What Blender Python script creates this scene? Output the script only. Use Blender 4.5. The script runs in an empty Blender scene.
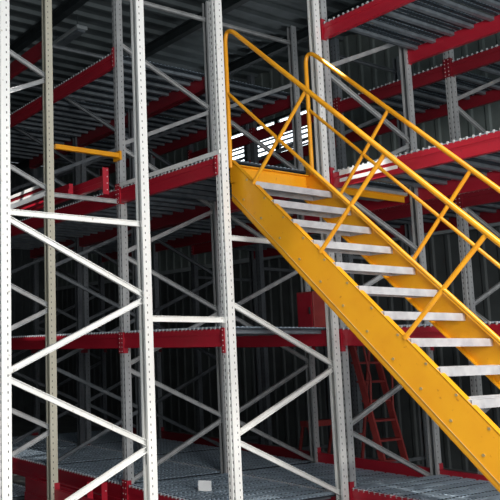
import bpy, math, random
from mathutils import Vector, Matrix
random.seed(4)
SC = bpy.context.scene
COL = SC.collection
ZO = 1.75            # the floor is at -1.75 below the eye, lift everything so the floor is z = 0

# ------------------------------------------------------------------ materials
def newmat(name):
    m = bpy.data.materials.new(name); m.use_nodes = True
    return m, m.node_tree.nodes, m.node_tree.links, m.node_tree.nodes['Principled BSDF']

def paint(name, c1, c2, rough=.5, metal=0.0, scale=6.0, stretch=(1, 1, 1), spec=.5, bump=0.0, grime=None):
    m, N, L, B = newmat(name)
    tc = N.new('ShaderNodeTexCoord'); mp = N.new('ShaderNodeMapping'); mp.inputs['Scale'].default_value = stretch
    L.new(tc.outputs['Object'], mp.inputs['Vector'])
    nz = N.new('ShaderNodeTexNoise'); nz.inputs['Scale'].default_value = scale; nz.inputs['Detail'].default_value = 6
    L.new(mp.outputs[0], nz.inputs['Vector'])
    cr = N.new('ShaderNodeValToRGB'); cr.color_ramp.elements[0].position = .35; cr.color_ramp.elements[1].position = .65
    cr.color_ramp.elements[0].color = (*c1, 1); cr.color_ramp.elements[1].color = (*c2, 1)
    L.new(nz.outputs['Fac'], cr.inputs[0])
    src = cr.outputs[0]
    if grime:
        n2 = N.new('ShaderNodeTexNoise'); n2.inputs['Scale'].default_value = 23; n2.inputs['Detail'].default_value = 4
        L.new(tc.outputs['Object'], n2.inputs['Vector'])
        r2 = N.new('ShaderNodeValToRGB'); r2.color_ramp.elements[0].position = .66; r2.color_ramp.elements[1].position = .74
        L.new(n2.outputs['Fac'], r2.inputs[0])
        mx = N.new('ShaderNodeMix'); mx.data_type = 'RGBA'
        L.new(r2.outputs[0], mx.inputs['Factor']); L.new(src, mx.inputs['A']); mx.inputs['B'].default_value = (*grime, 1)
        src = mx.outputs['Result']
    L.new(src, B.inputs['Base Color'])
    B.inputs['Roughness'].default_value = rough; B.inputs['Metallic'].default_value = metal
    B.inputs['Specular IOR Level'].default_value = spec
    if bump:
        bp = N.new('ShaderNodeBump'); bp.inputs['Strength'].default_value = bump; bp.inputs['Distance'].default_value = .01
        L.new(nz.outputs['Fac'], bp.inputs['Height']); L.new(bp.outputs[0], B.inputs['Normal'])
    return m

M = {}
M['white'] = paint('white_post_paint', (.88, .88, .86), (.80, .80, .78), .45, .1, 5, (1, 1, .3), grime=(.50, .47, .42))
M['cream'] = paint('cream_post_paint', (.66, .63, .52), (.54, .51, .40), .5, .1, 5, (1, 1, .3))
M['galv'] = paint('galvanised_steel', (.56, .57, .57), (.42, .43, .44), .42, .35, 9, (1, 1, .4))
M['galv_dark'] = paint('part_shaded_galvanised_steel', (.26, .28, .30), (.18, .20, .22), .5, .35, 9, (1, 1, .4))  # darker copy of the galvanised steel, shade inside the racks put into its colour
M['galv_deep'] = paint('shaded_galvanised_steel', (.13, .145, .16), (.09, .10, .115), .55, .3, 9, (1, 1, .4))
M['slat_dark'] = paint('shade_dark_grating_web', (.045, .06, .075), (.03, .04, .05), .5, .3, 9)  # bar sides coloured dark for the shadow between the bars
M['slat'] = paint('blue_grey_grating_steel', (.46, .56, .66), (.34, .42, .50), .40, .2, 5)
M['channel'] = paint('deck_channel_steel', (.27, .31, .35), (.18, .21, .24), .38, .4, 9)
M['tip'] = paint('bright_hook_steel', (.80, .82, .84), (.66, .68, .70), .35, .3, 12)
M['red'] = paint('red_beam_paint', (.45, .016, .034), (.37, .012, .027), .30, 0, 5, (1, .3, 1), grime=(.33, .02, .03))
M['red_old'] = paint('faded_red_paint', (.36, .045, .04), (.27, .03, .03), .55, 0, 8)
M['orange'] = paint('orange_stair_paint', (.88, .40, .010), (.83, .35, .008), .38, 0, 4, grime=(.62, .22, .01))
M['rail'] = paint('orange_rail_paint', (.88, .39, .012), (.80, .32, .010), .3, 0, 5)
M['tread'] = paint('galvanised_tread', (.66, .66, .67), (.50, .50, .52), .4, .25, 8)
M['hole'] = paint('hole_shadow', (.07, .07, .075), (.05, .05, .055), .9, 0, 5)
M['bolt'] = paint('bolt_steel', (.62, .50, .25), (.50, .40, .20), .4, .6, 20)
M['rivet'] = paint('rivet_steel', (.80, .72, .72), (.7, .6, .6), .4, .2, 20)
M['paper'] = paint('white_paper', (.95, .95, .94), (.92, .92, .92), .7, 0, 5)
M['girder'] = paint('dark_roof_girder', (.035, .045, .05), (.02, .028, .03), .6, .1, 5)
M['lamp'] = paint('lamp_housing', (.42, .46, .48), (.34, .38, .40), .4, .1, 6)

def sheet_mat(name, c1, c2, rough, metal):
    return paint(name, c1, c2, rough, metal, 2.5, (1, 1, 1), bump=.05)
M['roof'] = sheet_mat('roof_sheet', (.17, .20, .21), (.11, .135, .145), .55, .2)
M['wall_low'] = sheet_mat('dark_wall_sheet', (.10, .115, .118), (.07, .08, .083), .6, .1)
M['wall_up'] = sheet_mat('pale_wall_sheet', (.22, .26, .25), (.16, .19, .18), .6, .1)
M['floor'] = paint('concrete_floor', (.30, .31, .31), (.20, .21, .215), .8, 0, 3, grime=(.15, .15, .15))

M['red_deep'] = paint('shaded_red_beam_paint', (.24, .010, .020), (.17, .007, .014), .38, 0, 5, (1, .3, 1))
def window_mat():
    m, N, L, B = newmat('daylight_pane')
    B.inputs['Base Color'].default_value = (.8, .85, .9, 1)
    B.inputs['Emission Color'].default_value = (.86, .94, 1, 1)
    B.inputs['Emission Strength'].default_value = 3
    return m
M['pane'] = window_mat()

# ------------------------------------------------------------------ mesh builder
class MB:
    def __init__(s): s.v = []; s.f = []; s.mi = []; s.mats = []; s.sm = []
    def mid(s, m):
        if m not in s.mats: s.mats.append(m)
        return s.mats.index(m)
    def add(s, vs, fs, m, smooth=False):
        o = len(s.v); s.v += [tuple(v) for v in vs]; k = s.mid(m)
        for f in fs: s.f.append(tuple(i + o for i in f)); s.mi.append(k); s.sm.append(smooth)
    def box(s, x0, x1, y0, y1, z0, z1, m):
        vs = [(x, y, z) for z in (z0, z1) for y in (y0, y1) for x in (x0, x1)]
        s.add(vs, [(0, 2, 3, 1), (4, 5, 7, 6), (0, 1, 5, 4), (2, 6, 7, 3), (0, 4, 6, 2), (1, 3, 7, 5)], m)
    def bar(s, a, b, w, t, side, m, off=(0, 0)):
        """box from a to b; `side` = direction of the thickness t; w the other way"""
        a = Vector(a); b = Vector(b); d = (b - a).normalized(); n = Vector(side); n = (n - d * n.dot(d)).normalized(); u = d.cross(n)
        c = [u * (off[0] + p * w / 2) + n * (off[1] + q * t / 2) for p, q in ((-1, -1), (1, -1), (1, 1), (-1, 1))]
        vs = [a + k for k in c] + [b + k for k in c]
        s.add(vs, [(3, 2, 1, 0), (4, 5, 6, 7), (0, 1, 5, 4), (1, 2, 6, 5), (2, 3, 7, 6), (3, 0, 4, 7)], m)
    def channel(s, a, b, w, t, side, m, th=.004):
        """U channel, back plate towards -side, flanges towards +side"""
        s.bar(a, b, w, th, side, m, (0, -t / 2))
        s.bar(a, b, th, t, side, m, (-w / 2 + th / 2, 0)); s.bar(a, b, th, t, side, m, (w / 2 - th / 2, 0))
    def tube(s, pts, r, m, n=10):
        pts = [Vector(p) for p in pts]; k = len(pts); vs = []; fs = []
        up = Vector((1, .02, .03))
        for i, p in enumerate(pts):
            d = (pts[min(i + 1, k - 1)] - pts[max(i - 1, 0)]).normalized()
            u = d.cross(up).normalized(); w = d.cross(u).normalized()
            for j in range(n):
                a = 2 * math.pi * j / n; vs.append(p + (u * math.cos(a) + w * math.sin(a)) * r)
        for i in range(k - 1):
            for j in range(n):
                fs.append((i * n + j, i * n + (j + 1) % n, (i + 1) * n + (j + 1) % n, (i + 1) * n + j))
        s.add(vs, fs, m, True)
        s.add(vs[:n], [tuple(range(n))[::-1]], m); s.add(vs[-n:], [tuple(range(n))], m)
    def disc(s, c, axis, r, h, m, n=8):
        c = Vector(c); d = Vector(axis).normalized()
        s.tube([c, c + d * h], r, m, n) if abs(d.x) < .9 else s._xd(c, d, r, h, m, n)
    def _xd(s, c, d, r, h, m, n):
        vs = []
        for k in (0, 1):
            for j in range(n):
                a = 2 * math.pi * j / n; vs.append(c + d * h * k + Vector((0, math.cos(a) * r, math.sin(a) * r)))
        fs = [(j, (j + 1) % n, n + (j + 1) % n, n + j) for j in range(n)] + [tuple(range(n)), tuple(range(n, 2 * n))]
        s.add(vs, fs, m)
    def mesh(s, name):
        me = bpy.data.meshes.new(name); me.from_pydata(s.v, [], s.f)
        for m in s.mats: me.materials.append(M[m])
        for p, k, sm in zip(me.polygons, s.mi, s.sm): p.material_index = k; p.use_smooth = sm
        me.update(); return me
    def obj(s, name, parent=None, loc=None):
        return link(name, s.mesh(name), parent, loc)

def link(name, me, parent=None, loc=None):
    o = bpy.data.objects.new(name, me); COL.objects.link(o)
    if parent: o.parent = parent
    if loc is not None: o.location = loc
    return o
def W(x, y, z): return (x, y, z + ZO)
def tag(o, label=None, cat=None, group=None, kind=None):
    if label: o['label'] = label
    if cat: o['category'] = cat
    if group: o['group'] = group
    if kind: o['kind'] = kind
    return o
def thing(name, label, cat, loc, group=None):
    return tag(link(name, None, None, W(*loc)), label, cat, group, 'thing')
def shade_bevel(o, w=.003):
    b = o.modifiers.new('bevel', 'BEVEL'); b.width = w; b.segments = 1; b.limit_method = 'ANGLE'

# ------------------------------------------------------------------ layout (fit to the photograph), metres
BAY = 1.544
PW, PD = .08, .08                       # post depth along X and width along Y
ZG, ZT = -1.75, 4.19                      # floor and top of the uprights
YK = {-1: -2.75, 0: 0., 1: BAY, 2: 2 * BAY, 3: 4.53, 4: 6.05, 5: 7.6, 6: 9.1}
# racks: inner X of left post, inner X of right post
RACK = {'front left': (-2.228, -.995), 'left': (0.0, 1.268), 'middle': (1.462, 2.73), 'right': (3.645, 4.90)}
LV = {0: (-1.59, -1.385), 1: (.028, .185), 2: (1.578, 1.735), 3: (3.135, 3.292)}
LVN = {0: 'floor-level', 1: 'first-level', 2: 'second-level', 3: 'top-level'}
BN = {-1: 'front bay right of the stairs', 0: 'nearest bay', 1: 'second bay', 2: 'third bay', 3: 'fourth bay', 4: 'fifth bay', 5: 'sixth bay'}
FN = {-1: 'in front of the stairs', 0: 'first', 1: 'second', 2: 'third', 3: 'fourth', 4: 'fifth', 5: 'sixth', 6: 'seventh'}

# ------------------------------------------------------------------ uprights
post_cache = {}
def post_mesh(side, mat):
    """side +1: left post, perforated web at the outer (-X) face, open to +X. origin = inner edge, y0, floor"""
    key = (side, mat)
    if key in post_cache: return post_cache[key]
    b = MB(); H = ZT - ZG; t = .005; s = side
    def bx(x0, x1, y0, y1, z0=0, z1=H, m=mat): b.box(min(x0, x1), max(x0, x1), y0, y1, z0, z1, m)
    xo = -s * PW
    bx(xo, xo + s * t, 0, PD)
    bx(xo + s * t, 0, 0, t); bx(xo + s * t, 0, PD - t, PD)
    bx(-s * t, 0, t, .022); bx(-s * t, 0, PD - .022, PD - t)
    bx(xo - s * .004, xo, .028, .052)           # raised centre rib of the web
    e = .0006; n = int((H - .1) / .06)
    for i in range(n):
        z = .06 + i * .06
        for yc in (.015, .065):
            x = xo - s * e
            vs = [(x, yc - .005, z), (x, yc + .005, z), (x, yc + .0035, z + .024), (x, yc - .0035, z + .024)]
            b.add(vs, [(0, 1, 2, 3)], 'hole')
        xc = xo * .36
        for y in (-e, PD + e):
            b.add([(xc - .004, y, z + .01), (xc + .004, y, z + .01), (xc + .004, y, z + .027), (xc - .004, y, z + .027)], [(0, 1, 2, 3)], 'hole')
    me = b.mesh('post'); post_cache[key] = me
    return me
brace_cache = {}
def brace_mesh(dx, dz, mat, key):
    k = (round(dx, 4), round(dz, 4), mat)
    if k in brace_cache: return brace_cache[k]
    b = MB(); b.channel((0, 0, 0), (dx, 0, dz), .045, .026, (0, -1, 0), mat)
    L = math.hypot(dx, dz); 
    for q in (.012 / L, 1 - .012 / L):
        b.disc((dx * q, -.011, dz * q), (0, -1, 0), .009, .008, 'tip', 8)
    me = b.mesh('brace'); brace_cache[k] = me
    return me
foot = None
def frame(rack, k, typ, mat, label, zlow=ZG, ztop_brace=3.97, horiz=(3.97,), cat='rack frame', name='upright_frame', bmat=None, group=None, zmin_brace=-9):
    global foot
    bmat = bmat or mat
    xl, xr = RACK[rack]; y = YK[k]
    t = thing(name, label, cat, (xl, y, ZG), group)
    link('post', post_mesh(1, mat), t, (0, 0, 0)); link('post', post_mesh(-1, mat), t, (xr - xl, 0, 0))
    if foot is None:
        f = MB(); f.box(-.10, .03, -.03, PD + .03, 0, .006, 'galv'); foot = f.mesh('foot_plate')
    link('foot_plate', foot, t, (0, 0, 0)); link('foot_plate', foot, t, (xr - xl + .07, 0, 0))
    zA, zB = -.17, .437
    l, r = (zA, zB) if typ == 1 else (zB, zA)
    nodes = []
    for n in range(-3, 6):
        nodes.append((l + 1.2 * n, 0)); nodes.append((r + 1.2 * n, 1))
    nodes.sort(); nodes = [q for q in nodes if ZG + .1 < q[0] < ztop_brace + .02]
    w = xr - xl; e = .028
    for (za, sa), (zb, sb) in zip(nodes, nodes[1:]):
        if zb < zmin_brace: continue
        xa = -e if sa == 0 else w + e; xb = -e if sb == 0 else w + e
        if sa == 1: xa, xb, za, zb = xb, xa, zb, za
        me = brace_mesh(xb - xa, zb - za - math.copysign(.035, zb - za), bmat, None)
        link('brace', me, t, (xa, .045, za - ZG + math.copysign(.0175, zb - za)))
    for z in list(horiz) + [ZG + .27]:
        link('brace', brace_mesh(w + 2 * e, 0, bmat, None), t, (-e, .045, z - ZG))
    return t

FR = {
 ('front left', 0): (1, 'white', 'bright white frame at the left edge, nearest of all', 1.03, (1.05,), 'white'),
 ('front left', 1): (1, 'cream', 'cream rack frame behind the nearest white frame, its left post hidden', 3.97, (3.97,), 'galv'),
 ('left', 0): (2, 'white', 'tall perforated frame carrying the top of the orange stairs', .99, (1.0,), 'white'),
}
def frame_label(rack, k):
    m = {'left': 'grey galvanised frame of the left rack', 'middle': 'grey galvanised frame of the middle rack', 'right': 'grey galvanised frame of the far right rack'}[rack]
    return '%s, %s frame from the front' % (m, FN[k])
for (rack, k), (typ, mat, lab, zt, hz, bm) in FR.items():
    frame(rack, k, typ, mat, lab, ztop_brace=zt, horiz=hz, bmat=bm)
for rack, ks in (('left', (1, 2, 3)), ('middle', (0, 1, 2, 3, 4)), ('right', (0, 1, 2, 3))):
    for k in ks:
        typ = 1 if rack == 'left' else 2
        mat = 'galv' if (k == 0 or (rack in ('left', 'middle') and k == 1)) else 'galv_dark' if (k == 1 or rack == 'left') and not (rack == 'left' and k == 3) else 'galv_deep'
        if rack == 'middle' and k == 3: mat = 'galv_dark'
        back = rack == 'right' and k >= 1
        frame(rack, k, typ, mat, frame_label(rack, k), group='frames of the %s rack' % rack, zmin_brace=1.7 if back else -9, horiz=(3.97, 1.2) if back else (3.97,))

# ------------------------------------------------------------------ beams
beam_cache = {}
def beam_meshes(L, h, side, c0, c1, red='red'):
    key = (round(L, 3), round(h, 3), side, c0, c1, red)
    if key in beam_cache: return beam_cache[key]
    s = side           # -1: outer face towards -X ; +1: outer face towards +X
    b = MB(); t = .05
    def bx(x0, x1, y0, y1, z0, z1, m=red, q=b): q.box(min(x0, x1), max(x0, x1), y0, y1, z0, z1, m)
    bx(0, -s * t, 0, L, 0, h * .30); bx(-s * .008, -s * t, 0, L, h * .30, h * .68); bx(0, -s * t, 0, L, h * .68, h)
    c = MB()
    def plate(y0, y1):
        q = MB()
        q.box(min(s * .010, s * .002), max(s * .010, s * .002), y0, y1, c0, c1, red)
        ym = (y0 + y1) / 2
        for i in range(5):
            q._xd(Vector((s * .010, ym, c0 + .02 + i * (c1 - c0 - .04) / 4)), Vector((s, 0, 0)), .006, .004, 'rivet', 6)
        # return flange of the end plate beside the beam end
        yy = y1 if y0 < 0 else y0
        q.box(min(s * .010, -s * .05), max(s * .010, -s * .05), yy - .003, yy + .003, c0, c1, red)
        return q.mesh('end_connector')
    p1 = plate(-.037, 0); p2 = plate(L, L + .037)
    beam_cache[key] = (b.mesh('beam_section'), p1, p2)
    return beam_cache[key]
def row_x(rack, side):
    """x of the outer web face of a rack row; side -1 left row, +1 right row"""
    xl, xr = RACK[rack]
    return (xl - PW - .006) if side < 0 else (xr + PW + .006)
def beam(rack, side, k, lev, label=None, z0=None, z1=None, group=None):
    z0 = LV[lev][0] if z0 is None else z0; z1 = LV[lev][1] if z1 is None else z1
    y0 = YK[k] + PD; y1 = YK[k + 1]
    lab = label or 'red %s beam, %s side of the %s rack, %s' % (LVN[lev], 'left' if side < 0 else 'right', rack, BN[k])
    t = thing('rack_beam', lab, 'beam', (row_x(rack, side), y0, z0), group or '%s beams' % LVN[lev])
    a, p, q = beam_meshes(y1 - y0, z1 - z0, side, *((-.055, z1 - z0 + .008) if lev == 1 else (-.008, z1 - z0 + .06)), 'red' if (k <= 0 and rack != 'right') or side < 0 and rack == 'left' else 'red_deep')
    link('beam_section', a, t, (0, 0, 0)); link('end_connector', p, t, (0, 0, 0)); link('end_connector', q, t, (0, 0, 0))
    return t

# ------------------------------------------------------------------ decks
deck_cache = {}
def deck_meshes(wx, L, style):
    key = (round(wx, 3), round(L, 3), style)
    if key in deck_cache: return deck_cache[key]
    g = MB(); c = MB(); tp = g
    pitch = .055; n = int(L / pitch); pitch = L / n
    for i in range(n):
        y = (i + .5) * pitch
        g.box(0, wx, y - .010, y + .010, -.006, .010, 'slat_dark'); g.box(0, wx, y - .006, y + .006, .010, .0125, 'slat')
        for x0, x1 in ((-.052, -.044), (wx + .044, wx + .052)):
            tp.box(x0, x1, y - .007, y + .007, -.012, .017, 'tip')
        tp.box(-.05, 0, y - .006, y + .006, .004, .012, 'slat'); tp.box(wx, wx + .05, y - .006, y + .006, .004, .012, 'slat')
    m = int(wx / .055); q = max(1, round(L / .13)); pq = L / q
    for i in range(m + 1):
        x = .012 + i * (wx - .024) / m
        for jj in range(q):
            y = (jj + .22) * pq; g.box(x - .011, x + .011, y, y + pq * .74, .0125, .020, 'slat')
    nc = max(3, round(L / .2))
    for i in range(nc):
        y = (i + .5) * L / nc
        c.channel((0, y, -.024), (wx, y, -.024), .038, .034, (0, 0, 1), 'channel', .004)
        for x0 in (-.048, wx + .040): c.box(x0, x0 + .008, y - .007, y + .007, -.001, .012, 'tip')
        c.box(-.044, 0, y - .02, y + .02, -.004, .003, 'channel'); c.box(wx, wx + .044, y - .02, y + .02, -.004, .003, 'channel')
    deck_cache[key] = (g.mesh('grating'), c.mesh('support_channels'))
    return deck_cache[key]
def deck(rack, k, lev, dz=0, label=None, z=None):
    xl, xr = row_x(rack, -1) + .052, row_x(rack, 1) - .052
    y0 = YK[k] + PD + .004; L = YK[k + 1] - YK[k] - PD - .008
    zt = (LV[lev][1] if z is None else z) + .004
    lab = label or 'grey steel grating deck, %s %s, %s' % (LVN[lev], rack + ' rack', BN[k])
    t = thing('grating_deck', lab, 'deck', (xl, y0, zt + dz), '%s decks' % LVN[lev])
    g, c = deck_meshes(xr - xl, L, 0)
    link('grating', g, t, (0, 0, 0)); link('support_channels', c, t, (0, 0, 0))
    return t

BE = []   # (rack, k, lev)
for k in (0, 1, 2, 3): 
    for lev in (0, 1, 2) + ((3,) if k >= 1 else ()):
        BE.append(('left', k, lev))
for k in (-1, 0, 1, 2, 3):
    for lev in (0, 1, 2) + ((3,) if k != 0 else ()):
        BE.append(('middle', k, lev))
for k in (-1, 0, 1, 2):
    for lev in (1, 2, 3) if k < 1 else (2, 3):
        BE.append(('right', k, lev))
for rack, k, lev in BE:
    for side in (-1, 1):
        z0 = z1 = None
        if lev == 0 and rack == 'middle':
            if side > 0: z0, z1 = -1.46, -1.25
            elif k < 0: z0, z1 = -1.50, -1.31
        beam(rack, side, k, lev, z0=z0, z1=z1)
    if not (rack == 'right' and lev == 3 and k >= 1):
        deck(rack, k, lev, z=(-1.32 if (lev == 0 and rack == 'middle' and k < 0) else None), dz=(0.0))
# ends of the front racks and the low beam on the cream frame
beam('front left', 1, 1, 3, 'red top-level beam running back from the cream post, upper left')
beam('front left', 1, 1, 2, 'red second-level beam running back from the cream post, sunlit')
beam('front left', 1, 0, 0, 'red floor-level beam running forward from the cream frame', z0=-1.60, z1=-1.33)

t = thing('grating_deck', 'low grating panel on the floor between the left racks, far down the gap', 'deck', (-.86, 3.12, -1.70))
g_, c_ = deck_meshes(.66, 2.8, 0); link('grating', g_, t, (0, 0, 0)); link('support_channels', c_, t, (0, 0, 0))
# edge strip, its sunlit look painted white, on the second-level beam beside the stairs
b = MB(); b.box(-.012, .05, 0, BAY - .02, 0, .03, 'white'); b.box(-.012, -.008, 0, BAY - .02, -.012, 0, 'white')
tag(b.obj('glare_edge_strip', None, W(row_x('left', -1), .01, LV[2][1] + .03)), 'sunlit white steel edge strip lying on the second-level beam left of the stairs', 'edge strip')

def glare_strip(x, s_, y0, y1, z, label, zs_=(0,)):  # thin white strips added in place of sun glare on the beams
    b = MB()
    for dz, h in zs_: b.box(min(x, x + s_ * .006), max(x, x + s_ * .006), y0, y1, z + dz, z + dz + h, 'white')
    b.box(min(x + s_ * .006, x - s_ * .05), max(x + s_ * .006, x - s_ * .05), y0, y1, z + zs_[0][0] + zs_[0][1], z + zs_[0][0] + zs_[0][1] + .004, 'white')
    tag(b.obj('glare_edge_strip', None, W(0, 0, 0)), label, 'edge strip')
glare_strip(row_x('middle', -1) - .001, -1, -.72, -.10, LV[2][0], 'white painted-glare strip along the second-level beam right of the stair head', ((.112, .045), (.045, .035)))
glare_strip(row_x('front left', 1) - .051, -1, 1.64, 2.9, LV[2][0], 'white painted-glare strip along the second-level beam behind the nearest white frame', ((.125, .03), (.01, .075)))
# ------------------------------------------------------------------ ties (row spacers) and cross beams
def tie(x0, x1, y, z, label, mat='galv', h=.045, name='row_spacer', cat='spacer'):
    t = thing(name, label, cat, (x0, y, z))
    b = MB(); b.channel((0, 0, 0), (x1 - x0, 0, 0), h, .03, (0, -1, 0), mat); b.obj('spacer_bar', t)
    for x in (0, x1 - x0):
        b = MB(); b.box(x - .004, x + .004, -.02, .03, -.04, .04, mat); b.obj('end_plate', t)
    return t
XB, XD = RACK['front left'][1] + PW + .006, -PW - .006
tie(XB, XD, .04, .262, 'bright white spacer bar between nearest white frame and stair frame', 'white', .05)
tie(XB, XD, BAY + .04, 1.60, 'grey spacer bar between cream frame and the grey post behind', 'galv')
# orange guard bar
t = thing('guard_bar', 'orange guard bar hooked between the cream post and the grey perforated post', 'guard bar', (XB, BAY - .02, 2.095))
b = MB(); b.box(0, XD - XB - .01, -.02, .02, -.025, .025, 'rail'); o = b.obj('bar', t); shade_bevel(o)
b = MB(); b.box(XD - XB - .03, XD - XB - .002, -.03, .09, -.05, .05, 'rail'); b.obj('bracket', t)
# red cross beam at the foot of the stair frame
t = thing('cross_beam', 'red cross beam at the foot of the stair frame, under the grating edge', 'beam', (.0, -.04, -1.60))
b = MB(); b.box(.004, 1.18, -.03, .03, .0, .19, 'red'); b.obj('beam_section', t)
b = MB(); b.box(.004, 1.18, -.035, .03, .192, .205, 'rivet'); b.obj('top_strip', t)

# ------------------------------------------------------------------ loose red beams
def loose_beam(x, y0, y1, z, label, plate=True, rot=0, h=.11, pz=(-.075, .075)):
    L = y1 - y0
    t = thing('loose_beam', label, 'beam', (x, y0, z)); t.rotation_euler = (0, 0, rot)
    b = MB(); b.box(-.03, .03, .006, L, 0, h * .45, 'red'); b.box(-.018, .03, .006, L, h * .45, h, 'red'); o = b.obj('beam_section', t); shade_bevel(o)
    if not plate: return t
    b = MB(); b.box(-.035, .035, -.004, .006, pz[0], h + pz[1], 'red')
    for i in range(4): b.disc((.015, -.004, -.03 + i * (h + .08) / 3), (0, -1, 0), .007, .004, 'rivet', 6)
    b.obj('end_plate', t)
    return t
loose_beam(-.57, 1.12, 2.75, 1.625, 'loose red beam on the spacer bar, tall end plate left of the grey post', h=.12)
loose_beam(-.70, 1.56, 3.05, 1.625, 'loose red beam on the spacer bar, left of the one with the tall end plate', plate=False)
loose_beam(.28, 1.72, 2.9, 1.755, 'short loose red beam end on the second-level deck behind the grey post', h=.07, plate=False)
loose_beam(-.47, 1.66, 3.0, -1.75, 'loose red beam on the floor below the grating edge, left of two', h=.30, pz=(0, .13))
loose_beam(-.37, 1.55, 2.9, -1.75, 'loose red beam on the floor below the grating edge, right of two', h=.30, pz=(0, .13))

# ------------------------------------------------------------------ stairs
SL = 1.03
XN, XF = .10, 1.09                 # outer faces of the stringers
def zs(y, z0): return z0 + SL * y
YB = (ZG - 1.30) / SL              # where the stringer underside meets the floor
st = thing('staircase', 'steep orange steel staircase with grey treads and tubular handrails', 'staircase', (XN, 0, ZG))
def loc(x, y, z): return (x - XN, y, z - ZG)
def stringer(x, inward, name, ztop, zbot):
    """plate with top and bottom flanges turned inward"""
    y1 = .075; yb = (ZG - zbot) / SL; ybt = (ZG - ztop) / SL
    b = MB(); t = .008 * inward
    prof = [(y1, ztop + SL * y1), (y1, zbot + SL * y1), (yb, ZG), (ybt, ZG)]
    for xa, xb in ((x, x + t),):
        vs = [loc(xa, p[0], p[1]) for p in prof] + [loc(xb, p[0], p[1]) for p in prof]
        b.add(vs, [(0, 1, 2, 3), (7, 6, 5, 4), (0, 4, 5, 1), (1, 5, 6, 2), (2, 6, 7, 3), (3, 7, 4, 0)], 'orange')
    d = Vector((0, 1, SL)).normalized(); n = Vector((0, -SL, 1)).normalized()
    for z0, yy, sgn in ((ztop, ybt, 1), (zbot, yb, -1)):
        a = Vector(loc(x + inward * .026, y1, z0 + SL * y1)); c = Vector(loc(x + inward * .026, yy, ZG))
        b.bar(a, c, .052, .009, n, 'orange')
    # plate on the outside along the lower edge
    q = MB()
    sx = -inward
    a = Vector(loc(x + sx * .003, y1 - .01, zbot + .05 + SL * y1)); c = Vector(loc(x + sx * .003, yb - .03, ZG + .02))
    b.bar(a, c, .006, .003, n, 'bolt'); 
    k = 0; y = -.07
    while zs(y, zbot) > ZG:
        for dz in (.30, .13):
            b._xd(Vector(loc(x, y - (.05 if dz > .2 else 0), zbot + SL * y + dz)), Vector((sx, 0, 0)), .010, .006, 'bolt', 8)
        y -= .196; k += 1
    b.obj(name, st)
stringer(XN, 1, 'stringer', 1.66, 1.28)
stringer(XF + .02, -1, 'stringer', 1.73, 1.37)
# treads
ty = -.214; tread_me = None
b = MB(); w = XF + .012 - (XN + .008)
b.box(0, w, 0, .225, -.004, 0, 'tread'); b.box(0, w, 0, .004, -.058, -.004, 'tread'); b.box(0, w, .221, .225, -.05, -.004, 'tread')
b.box(0, w, .004, .02, -.058, -.054, 'tread')
b.box(0, .004, .01, .22, -.05, -.004, 'tread'); b.box(w - .004, w, .01, .22, -.05, -.004, 'tread')
for i in range(5):
    y = .03 + i * .04; b.box(.02, w - .02, y, y + .012, 0, .003, 'tread')
tread_me = b.mesh('tread')
y = ty
while zs(y, 1.66) > ZG + .12:
    link('tread', tread_me, st, loc(XN + .008, y, zs(y, 1.70))); y -= .196
# header channel and landing plate
b = MB(); hx = XF - XN + .02
b.box(0, hx, .075, .085, -.15, .03, 'orange'); b.box(0, hx, .035, .085, .022, .03, 'orange'); b.box(0, hx, .035, .085, -.15, -.142, 'orange')
b.obj('header', st, loc(XN, 0, 1.66))
# handrails
def arc(y0, z_low, y_line0, z0, r=.15, n=7):
    """vertical post at y0 bending into the sloping rail z = z0 + SL*y"""
    zc = z0 + SL * y0; d = Vector((0, -1, -SL)).normalized()
    corner = Vector((0, y0, zc)); a = corner + Vector((0, 0, -r * 1.3)); c = corner + d * r * 1.3
    pts = []
    for i in range(n + 1):
        t = i / n; p = a * (1 - t) ** 2 + corner * 2 * t * (1 - t) + c * t * t; pts.append(p)
    return pts
def handrail(x, zrail, zmid, ytop, zbase, diags, name='handrail'):
    pts = [Vector((0, ytop, zbase))] + arc(ytop, zbase, 0, zrail)
    yend = (ZG + .95 - zrail) / SL
    pts.append(Vector((0, yend, zrail + SL * yend))); pts.append(Vector((0, yend - .06, zrail + SL * yend - .12)))
    pts.append(Vector((0, yend - .06, ZG + .0)))
    def tr(p): return Vector(loc(x, p[1], p[2]))
    b = MB(); b.tube([tr(p) for p in pts], .0205, 'rail', 12); h = b.obj(name, st)
    b = MB(); ye = yend - .03; b.tube([tr((0, ytop, zmid + SL * ytop)), tr((0, ye, zmid + SL * ye))], .0155, 'rail', 10); b.obj('mid_rail', h)
    for (ya, za, yb_, zb) in diags:
        b = MB(); b.tube([tr((0, ya, za)), tr((0, yb_, zb))], .0165, 'rail', 10); b.obj('baluster', h)
nd = []; fd = []
for i in range(4):
    yy = -.82 - .675 * i; nd.append((yy, 2.965 + SL * yy, yy + .63, 1.655 + SL * (yy + .63)))
    yy = -.86 - .675 * i; fd.append((yy, 2.985 + SL * yy, yy + .575, 1.70 + SL * (yy + .575)))
handrail(XN + .0, 2.965, 2.30, .075, 1.66, nd)
handrail(XF + .01, 2.985, 2.35, .0, 1.68, fd)

# second landing edge behind the stairs in the middle rack
t = thing('landing_edge', 'orange channel with grey plate at second level behind the stairs', 'landing', (1.56, .13, 1.535))
b = MB(); b.box(0, 1.12, -.02, .0, .04, .10, 'orange'); b.box(0, 1.12, -.045, 0, .10, .106, 'orange'); b.obj('channel', t)
b = MB(); b.box(0, 1.12, -.06, .30, .107, .14, 'galv'); b.obj('plate', t)

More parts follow.
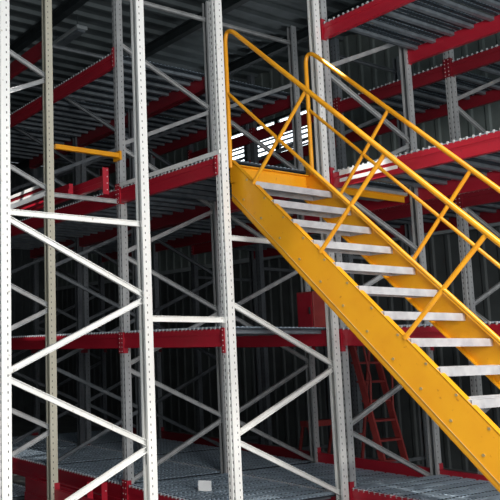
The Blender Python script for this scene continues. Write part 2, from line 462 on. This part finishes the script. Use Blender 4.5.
# red box seen past the stair frame
t = thing('metal_box', 'dark red upright metal box on the first-level deck, left of double posts', 'box', (2.22, 1.02, .20))
b = MB(); b.box(0, .22, 0, .24, 0, .46, 'red_old'); o = b.obj('body', t); shade_bevel(o, .006)
b = MB(); b.box(-.008, 0, .02, .22, .02, .44, 'red'); o = b.obj('door', t)
h = MB(); h.box(-.02, -.008, .04, .055, .2, .28, 'girder'); h.obj('handle', o)
# paper tag on the grating
t = MB(); t.box(0, .004, 0, .125, 0, .10, 'paper'); t.box(0, .03, 0, .125, 0, .003, 'paper')
o = tag(t.obj('paper_tag', None, W(.375, .80, -1.362)), 'small white paper tag standing on the floor-level grating', 'tag')
o.rotation_euler = (0, 0, math.radians(48))

# ------------------------------------------------------------------ red ladder
t = thing('step_ladder', 'faded red rolling step ladder standing beyond the middle rack', 'ladder', (3.0, .70, ZG))
def lp(x, y, z): return (x - 3.0, y - .70, z - ZG)
for x in (3.0, 3.40):
    b = MB(); b.bar(lp(x, .72, ZG + .02), lp(x, 1.15, .05), .07, .03, (1, 0, 0), 'red_old'); b.obj('side_rail', t)
for i in range(7):
    f = (i + 1) / 8
    b = MB(); b.box(3.0 - 3.0, .40, -.03, .07, -.012, .012, 'red_old'); b.obj('rung', t, Vector(lp(3.0, .72 + .43 * f, ZG + .02 + 1.78 * f)))
for x in (3.0, 3.40):
    b = MB(); b.tube([lp(x, 1.46, ZG + .02), lp(x, 1.2, .05)], .02, 'red_old', 8); b.obj('rear_leg', t)
    b = MB(); b.tube([lp(x, .95, -.95), lp(x, .92, -.35), lp(x, 1.0, .1), lp(x, 1.2, .7), lp(x, 1.45, .68)], .013, 'red_old', 8); b.obj('hand_rail', t)
b = MB(); b.tube([lp(3.0, 1.36, -1.05), lp(3.40, 1.36, -1.05)], .016, 'red_old', 8); b.obj('cross_bar', t)
b = MB(); b.box(0, .40, .42, .76, 1.80, 1.82, 'red_old'); b.obj('platform', t)
t = thing('trestle', 'faded red low trestle standing behind the stair frame', 'trestle', (2.88, 1.80, ZG))
for x in (0, .55):
    for s in (-1, 1):
        b = MB(); b.tube([(x, s * .22, 0), (x, s * .04, .80)], .02, 'red_old', 8); b.obj('leg', t)
b = MB(); b.box(-.04, .60, -.05, .05, .78, .85, 'red_old'); b.obj('top_bar', t)

# ------------------------------------------------------------------ building shell
WX, YF, RZ = 6.0, 13.5, 5.35
def struct(name, b, loc=(0, 0, 0)):
    o = b.obj(name, None, W(*loc)); o['kind'] = 'structure'; return o
b = MB(); b.box(-9, 12, -12, YF + .2, ZG - .2, ZG, 'floor'); struct('floor', b)
def corrug(b, p0, along, up, n_len, pitch, depth, H, mat, nrm):
    """trapezoidal sheet: ribs run along `up`, repeated along `along`"""
    p0 = Vector(p0); A = Vector(along); U = Vector(up); Nn = Vector(nrm)
    prof = []; n = int(n_len / pitch)
    for i in range(n):
        s0 = i * pitch
        prof += [(s0, 0), (s0 + pitch * .62, 0), (s0 + pitch * .72, depth), (s0 + pitch * .90, depth)]
    prof.append((n * pitch, 0))
    vs = []
    for s_, d_ in prof: vs.append(p0 + A * s_ + Nn * d_)
    for s_, d_ in prof: vs.append(p0 + A * s_ + Nn * d_ + U * H)
    m = len(prof)
    b.add(vs, [(i, i + 1, m + i + 1, m + i) for i in range(m - 1)], mat)
JZ = 1.72
b = MB(); corrug(b, (WX, -3.5, ZG), (0, 1, 0), (0, 0, 1), YF + 3.5, .25, .02, JZ - ZG, 'wall_low', (-1, 0, 0))
WZ0, WZ1, WY0, WY1 = 3.50, 4.36, 4.05, 6.35
corrug(b, (WX, -3.5, JZ), (0, 1, 0), (0, 0, 1), YF + 3.5, .25, .02, WZ0 - JZ, 'wall_up', (-1, 0, 0))
corrug(b, (WX, -3.5, WZ0), (0, 1, 0), (0, 0, 1), WY0 + 3.5, .25, .02, RZ - WZ0, 'wall_up', (-1, 0, 0))
corrug(b, (WX, WY1, WZ0), (0, 1, 0), (0, 0, 1), YF - WY1, .25, .02, RZ - WZ0, 'wall_up', (-1, 0, 0))
corrug(b, (WX, WY0 - .1, WZ1), (0, 1, 0), (0, 0, 1), WY1 - WY0 + .2, .25, .02, RZ - WZ1, 'wall_up', (-1, 0, 0))
b.box(WX + .02, WX + .06, -3.5, YF, ZG, WZ0, 'wall_low')
struct('wall_right', b)
b = MB(); b.box(WX - .12, WX - .04, -3.5, YF, JZ - .04, JZ + .04, 'lamp'); struct('trim_1', b)
b = MB(); b.box(WX - .12, WX - .04, -3.5, YF, 3.55, 3.63, 'girder'); struct('trim_2', b)
b = MB(); corrug(b, (-4, YF, ZG), (1, 0, 0), (0, 0, 1), WX + 4, .25, .02, RZ - ZG, 'wall_low', (0, -1, 0)); struct('wall_back', b)
b = MB(); b.box(-4.1, -4, 1.5, YF, ZG, RZ, 'wall_low'); struct('unseen_wall_left', b)  # side wall out of view, added to darken the interior
b = MB(); corrug(b, (-4, -2.6, RZ), (0, 1, 0), (1, 0, 0), YF + 2.6, .33, .05, WX + 4, 'roof', (0, 0, -1))
b.box(-4, WX, -2.6, YF, RZ + .01, RZ + .05, 'roof'); struct('ceiling', b)
# windows: framed panes in the right wall
n = 3
for i in range(n):
    y0 = WY0 + i * (WY1 - WY0) / n; y1 = y0 + (WY1 - WY0) / n; zm = 4.06
    b = MB(); f = .05
    b.box(WX - .02, WX + .03, y0, y0 + f, WZ0, WZ1, 'girder'); b.box(WX - .02, WX + .03, y1 - f, y1, WZ0, WZ1, 'girder')
    for z0, z1 in ((WZ0, WZ0 + f), (zm - .03, zm + .05), (WZ1 - f, WZ1)): b.box(WX - .02, WX + .03, y0 + f, y1 - f, z0, z1, 'girder')
    o = struct('window_%d' % (i + 1), b)
    b = MB(); b.box(WX + .03, WX + .036, y0 + f, y1 - f, WZ0 + f, WZ1 - f, 'pane'); b.obj('pane', o)
    b = MB()
    for q in range(5): b.bar((WX - .005, y0 + f, WZ0 + .10 + q * .095), (WX - .005, y1 - f, WZ0 + .10 + q * .095), .05, .006, (0, 0, 1) if False else (.5, 0, 1), 'girder')
    b.obj('louvre', o)
# girders and purlins
ti = 3
for x in (-.9, 1.0, 3.1, 5.0):
    b = MB(); b.box(x - .06, x + .06, -2.6, YF, RZ - .09, RZ - .07, 'girder'); b.box(x - .01, x + .01, -2.6, YF, RZ - .22, RZ - .07, 'girder'); b.box(x - .06, x + .06, -2.6, YF, RZ - .24, RZ - .22, 'girder')
    struct('trim_%d' % ti, b); ti += 1
# batten lamp under the roof
t = thing('batten_lamp', 'unlit grey batten lamp hanging under the roof, upper left', 'lamp', (1.37, 4.42, 5.0))
b = MB(); b.box(-.10, .10, 0, .95, 0, .06, 'lamp'); o = b.obj('housing', t); shade_bevel(o, .01)
b = MB(); b.box(-.075, .075, .03, .92, -.035, 0, 'channel'); o = b.obj('diffuser', t); shade_bevel(o, .01)
for y in (.15, .8):
    b = MB(); b.tube([(0, y, .06), (0, y, RZ - 5.0)], .006, 'girder', 6); b.obj('hanger', t)

# ------------------------------------------------------------------ camera (fit)
R = Matrix(((.873, .485, -.054), (-.488, .865, -.116), (-.010, .128, .992)))
def rot(rx, ry, rz):
    return (Matrix.Rotation(rz, 3, 'Z') @ Matrix.Rotation(rx, 3, 'X') @ Matrix.Rotation(ry, 3, 'Y'))
R = rot(RX, RY, RZZ) if 'RX' in globals() else rot(.12776, .0095, -.51107)
cam = bpy.data.cameras.new('camera'); co = bpy.data.objects.new('camera', cam); COL.objects.link(co)
rx_, fw, up = R.col[0], R.col[1], R.col[2]
m = Matrix((( rx_[0], up[0], -fw[0]), (rx_[1], up[1], -fw[1]), (rx_[2], up[2], -fw[2]))).to_4x4()
m.translation = Vector(W(-4.779, -4.884, .002)); co.matrix_world = m
cam.sensor_width = 36; cam.lens = 36 * 745.893 / 500
cam.shift_x = (250 - 32.788) / 500; cam.shift_y = (255.581 - 250) / 500
cam.clip_start = .05; cam.clip_end = 200
SC.camera = co

# ------------------------------------------------------------------ light
w = bpy.data.worlds.new('sky'); SC.world = w; w.use_nodes = True
bg = w.node_tree.nodes['Background']; bg.inputs[0].default_value = (.80, .90, 1.0, 1); bg.inputs[1].default_value = .38
def area(name, loc, target, size, sy, power, color):
    l = bpy.data.lights.new(name, 'AREA'); l.shape = 'RECTANGLE'; l.size = size; l.size_y = sy; l.energy = power; l.color = color
    o = bpy.data.objects.new(name, l); COL.objects.link(o); o.location = W(*loc)
    d = Vector(W(*target)) - Vector(W(*loc)); o.rotation_euler = d.to_track_quat('-Z', 'Y').to_euler(); return o
area('door_daylight', (-1.6, -6.4, 1.2), (.2, 0, -.2), 4.5, 3.2, 400, (1, .985, .95))
def spot(name, loc, target, deg, power, blend=.3):
    l = bpy.data.lights.new(name, 'SPOT'); l.spot_size = math.radians(deg); l.spot_blend = blend; l.energy = power; l.shadow_soft_size = .02; l.color = (1, .97, .92)
    o = bpy.data.objects.new(name, l); COL.objects.link(o); o.location = W(*loc)
    d = Vector(W(*target)) - Vector(W(*loc)); o.rotation_euler = d.to_track_quat('-Z', 'Y').to_euler(); return o
spot('sun_shaft_beam', (.7, -.15, 5.2), (1.38, -.42, 1.66), 7, 2600, .5)
spot('sun_shaft_left', (-2.4, .4, 4.6), (-.97, 2.25, 1.66), 10, 1500, .5)
s = bpy.data.lights.new('sun', 'SUN'); s.energy = 2.4; s.angle = math.radians(2); s.color = (1, .96, .88)
so = bpy.data.objects.new('sun', s); COL.objects.link(so); so.location = W(-6, -9, 9)
so.rotation_euler = Vector((.30, .45, -1.0)).to_track_quat('-Z', 'Y').to_euler()
SC.view_settings.view_transform = 'Standard'
SC.view_settings.look = 'None'
SC.view_settings.exposure = 0.0
